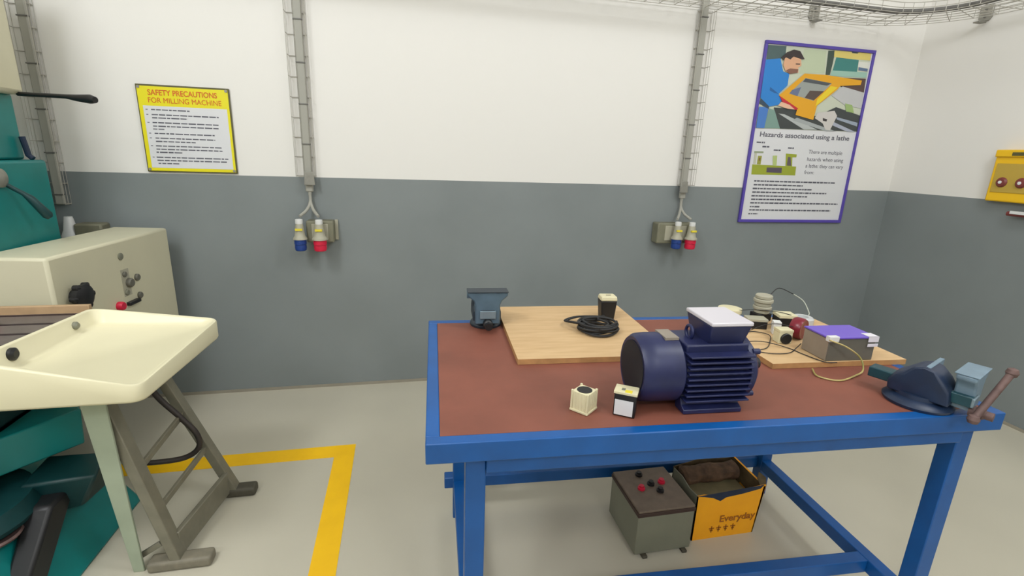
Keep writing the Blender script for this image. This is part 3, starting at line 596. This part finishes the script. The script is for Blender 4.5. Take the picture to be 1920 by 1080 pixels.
# ------------------------------------------------------------------ poster and safety sign
def flat(name, layers, m_of, parent, y0, step=0.00025):
    g = MB(); mats = []
    idx = {}
    for k, (c, pl) in enumerate(layers):
        key = tuple(c)
        if key not in idx: idx[key] = len(mats); mats.append(m_of(key))
        g.mi = idx[key]; y = y0-step*k
        n = len(pl); vs = [(x, y, z) for x, z in pl]
        g.add(vs, [tuple(range(n))])
    return g.build(name, mats, parent, smooth=False)
def strokes(lines, h, m, parent, y, name='text_lines'):
    g = MB(); random.seed(3)
    for xa, xb, z in lines:
        x = xa
        while x < xb:
            wd = min(random.uniform(0.012, 0.04), xb-x)
            hh = h*random.uniform(0.85, 1.1)
            g.box(x, x+wd, y-0.0002, y, z-hh/2, z+hh/2); x += wd+0.0045
    return g.build(name, m, parent, smooth=False)
pm = {}
def print_mat(c):
    if c not in pm: pm[c] = mat('print_%d_%d_%d' % c, c, 0.45)
    return pm[c]
PW, PH = 0.872, 1.186
t = thing('poster', 'tall framed poster about lathe hazards with a picture of a man in blue', 'poster', (2.334, WY-0.002, 1.090))
for a in ((0, PW, 0, 0.02), (0, PW, PH-0.02, PH)): MB().box(a[0], a[1], -0.016, 0, a[2], a[3]).build('frame', M['navy_frame'], t, bevel=0.002)
for a in ((0, 0.018), (PW-0.018, PW)): MB().box(a[0], a[1], -0.016, 0, 0.02, PH-0.02).build('frame', M['navy_frame'], t, bevel=0.002)
MB().box(0.018, PW-0.018, -0.006, 0, 0.02, PH-0.02).build('board', M['paper'], t, smooth=False, label='white printed board')
flat('picture', PIC, print_mat, t, -0.0065)
flat('diagram', DIA, print_mat, t, -0.0065)
text('Hazards associated using a lathe', 0.04, M['ink'], t, 'lettering', (0.066, -0.0065, 0.588), width=0.735, height=0.043, bold=0.0006)
for s_, x, z, wd, h in (('There are multiple', 0.484, 0.488, 0.285, 0.034), ('hazards when using', 0.482, 0.438, 0.305, 0.034), ('a lathe: they can vary', 0.480, 0.392, 0.32, 0.034), ('from:', 0.480, 0.347, 0.08, 0.026)):
    text(s_, 0.03, M['ink'], t, 'lettering', (x, -0.0065, z), width=wd, height=h)
strokes(PLINES+PCAPS, 0.010, M['ink'], t, -0.0065)
t = thing('safety_sign', 'yellow-bordered safety sign for milling machines on the back wall', 'sign', (-1.343, WY-0.002, 1.341))
MB().box(0, 0.443, -0.012, 0, 0, 0.445).build('backing', M['sign_edge'], t, bevel=0.002)
MB().box(0.006, 0.437, -0.0135, -0.012, 0.006, 0.436).build('face', M['sign_yellow'], t, smooth=False)
MB().box(0.024, 0.425, -0.0142, -0.0135, 0.022, 0.339).build('white_panel', M['paper'], t, smooth=False, label='white text panel')
text('SAFETY PRECAUTIONS', 0.04, M['sign_red'], t, 'lettering', (0.054, -0.0145, 0.393), width=0.328, height=0.028, bold=0.0006)
text('FOR MILLING MACHINE', 0.04, M['sign_red'], t, 'lettering', (0.050, -0.0145, 0.355), width=0.348, height=0.026)
strokes(SLINES, 0.0062, M['ink'], t, -0.0142); strokes([(0.034, 0.044, z) for z in (0.32, 0.295, 0.255, 0.2, 0.176, 0.136, 0.077)], 0.004, M['ink'], t, -0.0142, 'bullet_marks')
for x in (0.014, 0.429):
    for z in (0.014, 0.431): MB().cyl((x, -0.012, z), (x, -0.017, z), 0.007, n=14).build('corner_screw', M['steel'], t)

# yellow lockout cabinet on the right wall
t = thing('lockout_cabinet', 'yellow wall cabinet with red-brown padlocks behind its ochre window, on the right wall', 'wall cabinet', (WX-0.001, 2.425, 1.325), -PI/2)
# local x runs towards the camera along the wall, local -y into the room
MB().box(0, 0.42, -0.05, 0, 0, 0.29).build('case', M['lock_yellow'], t, bevel=0.008)
MB().box(0.02, 0.40, -0.054, -0.05, 0.055, 0.225).build('window', M['lock_window'], t, bevel=0.003, label='ochre see-through window')
MB().box(0.0, 0.42, -0.062, -0.0, 0.262, 0.305).build('hood', M['lock_yellow'], t, bevel=0.006)
MB().box(0.09, 0.40, -0.064, -0.062, 0.27, 0.29).build('dark_strip', M['sign_edge'], t, label='dark printed strip')
for x in (0.07, 0.17, 0.27):
    g = MB().lathe([(0.001, -0.068), (0.022, -0.066), (0.03, -0.056), (0.03, -0.054)], (x, 0, 0.115), 'y', 20); g.build('padlock', M['lock_red'], t)
    MB().lathe([(0.001, -0.072), (0.009, -0.071), (0.01, -0.064)], (x, 0, 0.115), 'y', 14).build('keyway', M['white_pl'], t)
t = thing('wall_bar', 'small dark red bar with a white end below the yellow cabinet', 'bar', (WX-0.001, 2.29, 1.26), -PI/2)
MB().tube([(0.0, -0.035, 0.0), (0.2, -0.035, 0.0)], 0.014, 12).build('bar', M['lock_red'], t); MB().box(0.02, 0.2, -0.055, -0.042, 0.0, 0.018).build('cover', M['white_pl'], t, bevel=0.002)
MB().box(0.05, 0.08, -0.03, 0, -0.01, 0.01).build('bracket', M['dkbrown'], t)

# ------------------------------------------------------------------ the milling machine
t = thing('milling_machine', 'teal and cream milling machine at the left edge', 'milling machine', (-1.8, 2.3, 0))
def W(x, y, z): return (x+1.8, y-2.3, z)
def wb(x0, x1, y0, y1, z0, z1): return MB().box(x0+1.8, x1+1.8, y0-2.3, y1-2.3, z0, z1)
wb(-2.35, -1.60, 2.25, 2.75, 0.2, 1.40).build('column', M['teal'], t, bevel=0.012)
wb(-2.35, -1.66, 2.25, 2.72, 1.40, 1.68).build('upper_column', M['teal'], t, bevel=0.012)
wb(-2.4, -1.61, 2.15, 2.72, 1.675, 2.32).build('head', M['cream'], t, bevel=0.02, label='cream head')
g = MB().hexa([W(-2.3, 1.40, 0), W(-1.15, 1.40, 0), W(-1.13, 2.12, 0), W(-2.3, 2.12, 0)], [W(-2.3, 1.5, 0.27), W(-1.30, 1.5, 0.27), W(-1.24, 2.10, 0.20), W(-2.3, 2.1, 0.27)])
g.build('base', M['teal'], t, bevel=0.01)
g = MB().hexa([W(-1.42, 1.70, 0.40), W(-1.345, 1.735, 0.40), W(-1.187, 1.935, 0.395), W(-1.35, 2.15, 0.40)], [W(-1.42, 1.70, 0.53), W(-1.345, 1.735, 0.53), W(-1.187, 1.95, 0.53), W(-1.35, 2.15, 0.53)])
MB().box(-2.2+1.8, -1.34+1.8, 1.55-2.3, 2.15-2.3, 0.40, 0.53).build('knee', M['teal'], t, bevel=0.01)
g.build('knee_front', M['teal'], t, bevel=0.006)
wb(-1.95, -1.42, 1.75, 2.1, 0.2, 0.40).build('knee_pedestal', M['teal'], t, bevel=0.01)
wb(-2.3, -1.212, 1.60, 2.125, 0.78, 0.855).build('table', [M['iron']], t, bevel=0.003, label='grey slotted iron table')
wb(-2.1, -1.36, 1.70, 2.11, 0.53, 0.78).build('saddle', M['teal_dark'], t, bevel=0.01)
g = MB()
for y in (1.66, 1.77, 1.88, 1.985, 2.09): g.box(-2.3+1.8, -1.2115+1.8, y-2.3-0.007, y-2.3+0.007, 0.8545, 0.8562)
g.build('table_slots', M['iron_slot'], t)
wb(-2.3, -1.185, 2.106, 2.125, 0.85, 0.885).build('back_strip', M['wood'], t, bevel=0.002, label='tan strip along the back of the table')
MB().tube([W(-1.52, 1.83, 0.872), W(-1.405, 1.99, 0.876)], 0.016, 12).build('clamp_handle', M['red_pl'], t, label='red clamp handle')
# control cabinet, turned a little so that its panel faces the operator; its own axes: y along the panel, x out of it
cab = MB().box(-0.27, 0, 0, 0.812, -0.02, 0.60).build('control_cabinet', M['cream'], t, bevel=0.012, label='cream control cabinet')
cab.location = W(-1.347, 2.195, 0.45); cab.rotation_euler.z = -math.atan2(0.095, 0.807)
for nm, y, z, r, L, m in (('indicator', 0.411, 0.524, 0.017, 0.006, 'unitgrey'), ('push_button', 0.415, 0.437, 0.013, 0.01, 'psu_dark'), ('push_button', 0.50, 0.402, 0.017, 0.012, 'psu_dark'),
                          ('selector_knob', 0.437, 0.391, 0.022, 0.02, 'psu_dark'), ('push_button', 0.413, 0.349, 0.014, 0.01, 'unitgrey'), ('push_button', 0.50, 0.311, 0.016, 0.012, 'psu_dark'), ('stop_button', 0.346, 0.301, 0.021, 0.024, 'red_pl')):
    MB().lathe([(r, -0.002), (r, L*0.7), (r*0.8, L), (0.001, L)], (0, y, z), 'x', 20).build(nm, M[m], cab)
MB().box(-0.002, 0.02, 0.40, 0.48, 0.285, 0.302).build('selector_switch', M['black'], cab, bevel=0.003)
MB().box(-0.001, 0.0012, 0.395, 0.45, 0.33, 0.46).build('control_plate', M['greypl'], cab)
g = MB(); q = (0, 0.10, 0.42)
g.lathe([(0.03, 0), (0.03, 0.02), (0.048, 0.024), (0.05, 0.045), (0.03, 0.055), (0.001, 0.057)], q, 'x', 28)
for k in range(6):
    a = k*PI/3; g.lathe([(0.001, 0.02), (0.012, 0.022), (0.013, 0.042), (0.001, 0.05)], (q[0], q[1]+0.048*math.cos(a), q[2]+0.048*math.sin(a)), 'x', 12)
g.build('star_knob', M['black'], cab, label='black star knob')
# levers
MB().tube([W(-1.62, 2.69, 1.678), W(-1.40, 2.61, 1.672), W(-1.35, 2.59, 1.667), W(-1.285, 2.56, 1.663), W(-1.262, 2.55, 1.66)], [0.009, 0.009, 0.014, 0.019, 0.013], 14).build('head_lever', M['black'], t, label='black lever')
MB().tube([W(-1.61, 2.43, 1.335), W(-1.55, 2.48, 1.27), W(-1.535, 2.49, 1.25), W(-1.50, 2.516, 1.175), W(-1.495, 2.52, 1.165)], [0.009, 0.009, 0.015, 0.019, 0.012], 14).build('column_lever', M['teal_dark'], t, label='dark lever')
MB().lathe([(0.038, 0), (0.038, 0.02), (0.02, 0.03), (0.001, 0.03)], W(-1.602, 2.43, 1.335), 'x', 24).build('lever_hub', M['steel'], t, label='grey lever hub')
MB().tube([W(-1.64, 2.69, 1.50), W(-1.635, 2.70, 1.42), W(-1.62, 2.70, 1.405)], 0.012, 10).build('latch', M['vise_navy'], t)
# under the tray: drive motor, mounting bracket and disc
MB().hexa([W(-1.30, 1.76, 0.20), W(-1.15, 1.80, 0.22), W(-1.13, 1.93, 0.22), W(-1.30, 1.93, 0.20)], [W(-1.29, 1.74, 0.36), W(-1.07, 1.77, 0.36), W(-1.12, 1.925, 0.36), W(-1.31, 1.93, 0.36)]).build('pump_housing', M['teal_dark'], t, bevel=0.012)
MB().hexa([W(-1.25, 1.44, 0.015), W(-1.19, 1.44, 0.015), W(-1.19, 1.56, 0.0), W(-1.25, 1.56, 0.0)], [W(-1.25, 1.69, 0.31), W(-1.17, 1.69, 0.31), W(-1.17, 1.83, 0.31), W(-1.25, 1.83, 0.31)]).build('mounting_leg', M['black'], t, bevel=0.012, label='black slanting leg')
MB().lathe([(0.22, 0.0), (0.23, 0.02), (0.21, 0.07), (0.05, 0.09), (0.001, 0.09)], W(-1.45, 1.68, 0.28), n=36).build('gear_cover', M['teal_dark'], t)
MB().lathe([(0.07, 0.0), (0.075, 0.008), (0.07, 0.014), (0.06, 0.008), (0.001, 0.008)], W(-1.30, 1.62, 0.26), n=32).build('pulley', M['rust'], t)

# ------------------------------------------------------------------ tray on its ladder-shaped stand
t = thing('chip_tray_stand', 'cream metal tray standing on leaning grey-green steel legs', 'tray stand', (-0.95, 1.9, 0))
def T(x, y, z): return Vector((x+0.95, y-1.9, z))
# tray corners at the rim, clockwise from the far left; the rim falls to the right while the underside is level
RC = [Vector((-1.178, 2.104, 0.875)), Vector((-0.736, 2.104, 0.816)), Vector((-0.775, 1.536, 0.796)), Vector((-1.192, 1.536, 0.897))]
FZ = [0.818, 0.802, 0.784, 0.818]
off = Vector((0.95, -1.9, 0))
def ringpts(inset, z, rad, n=6):
    out = []
    for i in range(4):
        p, a, c = RC[i], RC[i-1], RC[(i+1) % 4]
        e1 = (a-p); e1.z = 0; e1.normalize(); e2 = (c-p); e2.z = 0; e2.normalize()
        zz_ = {'rim': p.z, 'floor': FZ[i]}.get(z[0], 0.0)+z[1]
        q = Vector((p.x, p.y, zz_))+(e1+e2)*inset
        for k in range(n+1):
            s_ = k/n
            P0 = q+e1*rad; P2 = q+e2*rad
            if z[0] != 'flat':
                nz = [RC[j].z if z[0] == 'rim' else FZ[j] for j in (i-1, (i+1) % 4)]; d1 = (a-p).length; d2 = (c-p).length
                P0.z += (nz[0]-q.z+z[1])*rad/d1; P2.z += (nz[1]-q.z+z[1])*rad/d2
            out.append((P0*(1-s_)**2+q*2*s_*(1-s_)+P2*s_*s_)+off)
    return out
lay = [ringpts(0.03, ('flat', 0.738), 0.035), ringpts(0.004, ('flat', 0.742), 0.04), ringpts(0.0, ('flat', 0.75), 0.04), ringpts(0.0, ('rim', -0.005), 0.04), ringpts(0.002, ('rim', 0.0), 0.04), ringpts(0.012, ('rim', 0.0), 0.036),
       ringpts(0.015, ('rim', -0.004), 0.036), ringpts(0.022, ('floor', 0.008), 0.034), ringpts(0.034, ('floor', 0.0), 0.03)]
vs = [p for l in lay for p in l]; n = len(lay[0]); fs = [tuple(range(n))[::-1], tuple(range((len(lay)-1)*n, len(lay)*n))]
for j in range(len(lay)-1):
    for i in range(n): fs.append((j*n+i, j*n+(i+1) % n, (j+1)*n+(i+1) % n, (j+1)*n+i))
tr = MB().add(vs, fs).build('tray', M['cream_tray'], t, label='cream enamelled tray')
tr.data.set_sharp_from_angle(angle=math.radians(60))
for s_, m, r in ((0.25, 'black', 0.02), (0.76, 'unitgrey', 0.014)):
    p = RC[3].lerp(RC[0], s_)+off+Vector((0.014, 0, -0.03))
    MB().lathe([(r, 0), (r, 0.012), (r*0.6, 0.018), (0.001, 0.018)], p, 'x', 20).build('rim_knob', M[m], t, label='dark knob inside the left rim')
# near and far leaning legs with foot pads
MB().bar(T(-1.03, 2.085, 0.745), T(-0.755, 2.085, 0.03), 0.035, 0.05, (0, 1, 0)).build('leg', M['leg'], t, bevel=0.003)
MB().bar(T(-0.985, 1.705, 0.745), T(-0.83, 1.705, 0.03), 0.035, 0.055, (0, 1, 0)).build('leg', M['leg'], t, bevel=0.003)
def yy(z, leg): 
    a, b_ = ((-1.03, 0.745), (-0.755, 0.03)) if leg else ((-0.985, 0.745), (-0.83, 0.03))
    return a[0]+(b_[0]-a[0])*(a[1]-z)/(a[1]-b_[1])
for z in (0.42, 0.25): MB().bar(T(yy(z, 0), 1.705, z-0.02), T(yy(z, 1), 2.085, z), 0.012, 0.025).build('rung', M['leg'], t, bevel=0.002)
MB().bar(T(-0.835, 1.72, 0.075), T(-0.775, 2.07, 0.075), 0.02, 0.10).build('foot_rail', M['leg'], t, bevel=0.003)
MB().bar(T(-0.88, 1.705, 0.10), T(-0.965, 1.72, 0.04), 0.012, 0.02).build('brace', M['leg'], t, bevel=0.002)
for (x0_, x1_, y_, m) in ((-0.925, -0.715, 1.70, 'foot'), (-0.835, -0.665, 2.085, 'foot_dark')):
    MB().box(x0_+0.95, x1_+0.95, y_-0.03-1.9, y_+0.03-1.9, 0.0, 0.042).build('foot_pad', M[m], t, bevel=0.012, seg=4)
MB().hexa([T(-0.975, 1.69, 0), T(-0.94, 1.69, 0), T(-0.94, 1.70, 0), T(-0.975, 1.70, 0)], [T(-1.008, 1.645, 0.739), T(-0.935, 1.645, 0.739), T(-0.935, 1.655, 0.739), T(-1.008, 1.655, 0.739)]).build('flat_post', M['pale_green'], t, bevel=0.002, label='pale green tapering flat post')
MB().tube(spline([T(*q) for q in [(-0.985, 2.03, 0.738), (-0.985, 2.03, 0.56), (-0.90, 2.03, 0.425), (-0.85, 2.03, 0.345), (-0.85, 2.03, 0.28), (-0.91, 2.03, 0.237), (-1.03, 2.03, 0.228), (-1.12, 2.04, 0.235)]], 8), 0.011, 12).build('drain_hose', M['hose'], t, label='dark brown drain hose')

# ------------------------------------------------------------------ repeats share a group
for o in C.objects:
    if o.parent: continue
    n = o.name.split('.')[0]
    g_ = {'power_connector': 'power connectors hanging on the back wall', 'cable_basket': 'vertical wire cable baskets on the back wall', 'wall_cable': 'grey cables running down the back wall',
          'plywood_sheet': 'plywood sheets on the bench', 'bench_vise': 'vises on the bench', 'wire': 'loose wires on the right plywood sheet', 'tray_bracket': 'brackets of the overhead basket',
          'contactor_block': 'small relays on the bench', 'basket_end_plate': 'clamp plates under the baskets', 'connector_holder': 'grey boxes behind the wall connectors', 'added_ceiling_light': 'invented ceiling light fittings'}.get(n)
    if g_ and o.type != 'LIGHT': o['group'] = g_
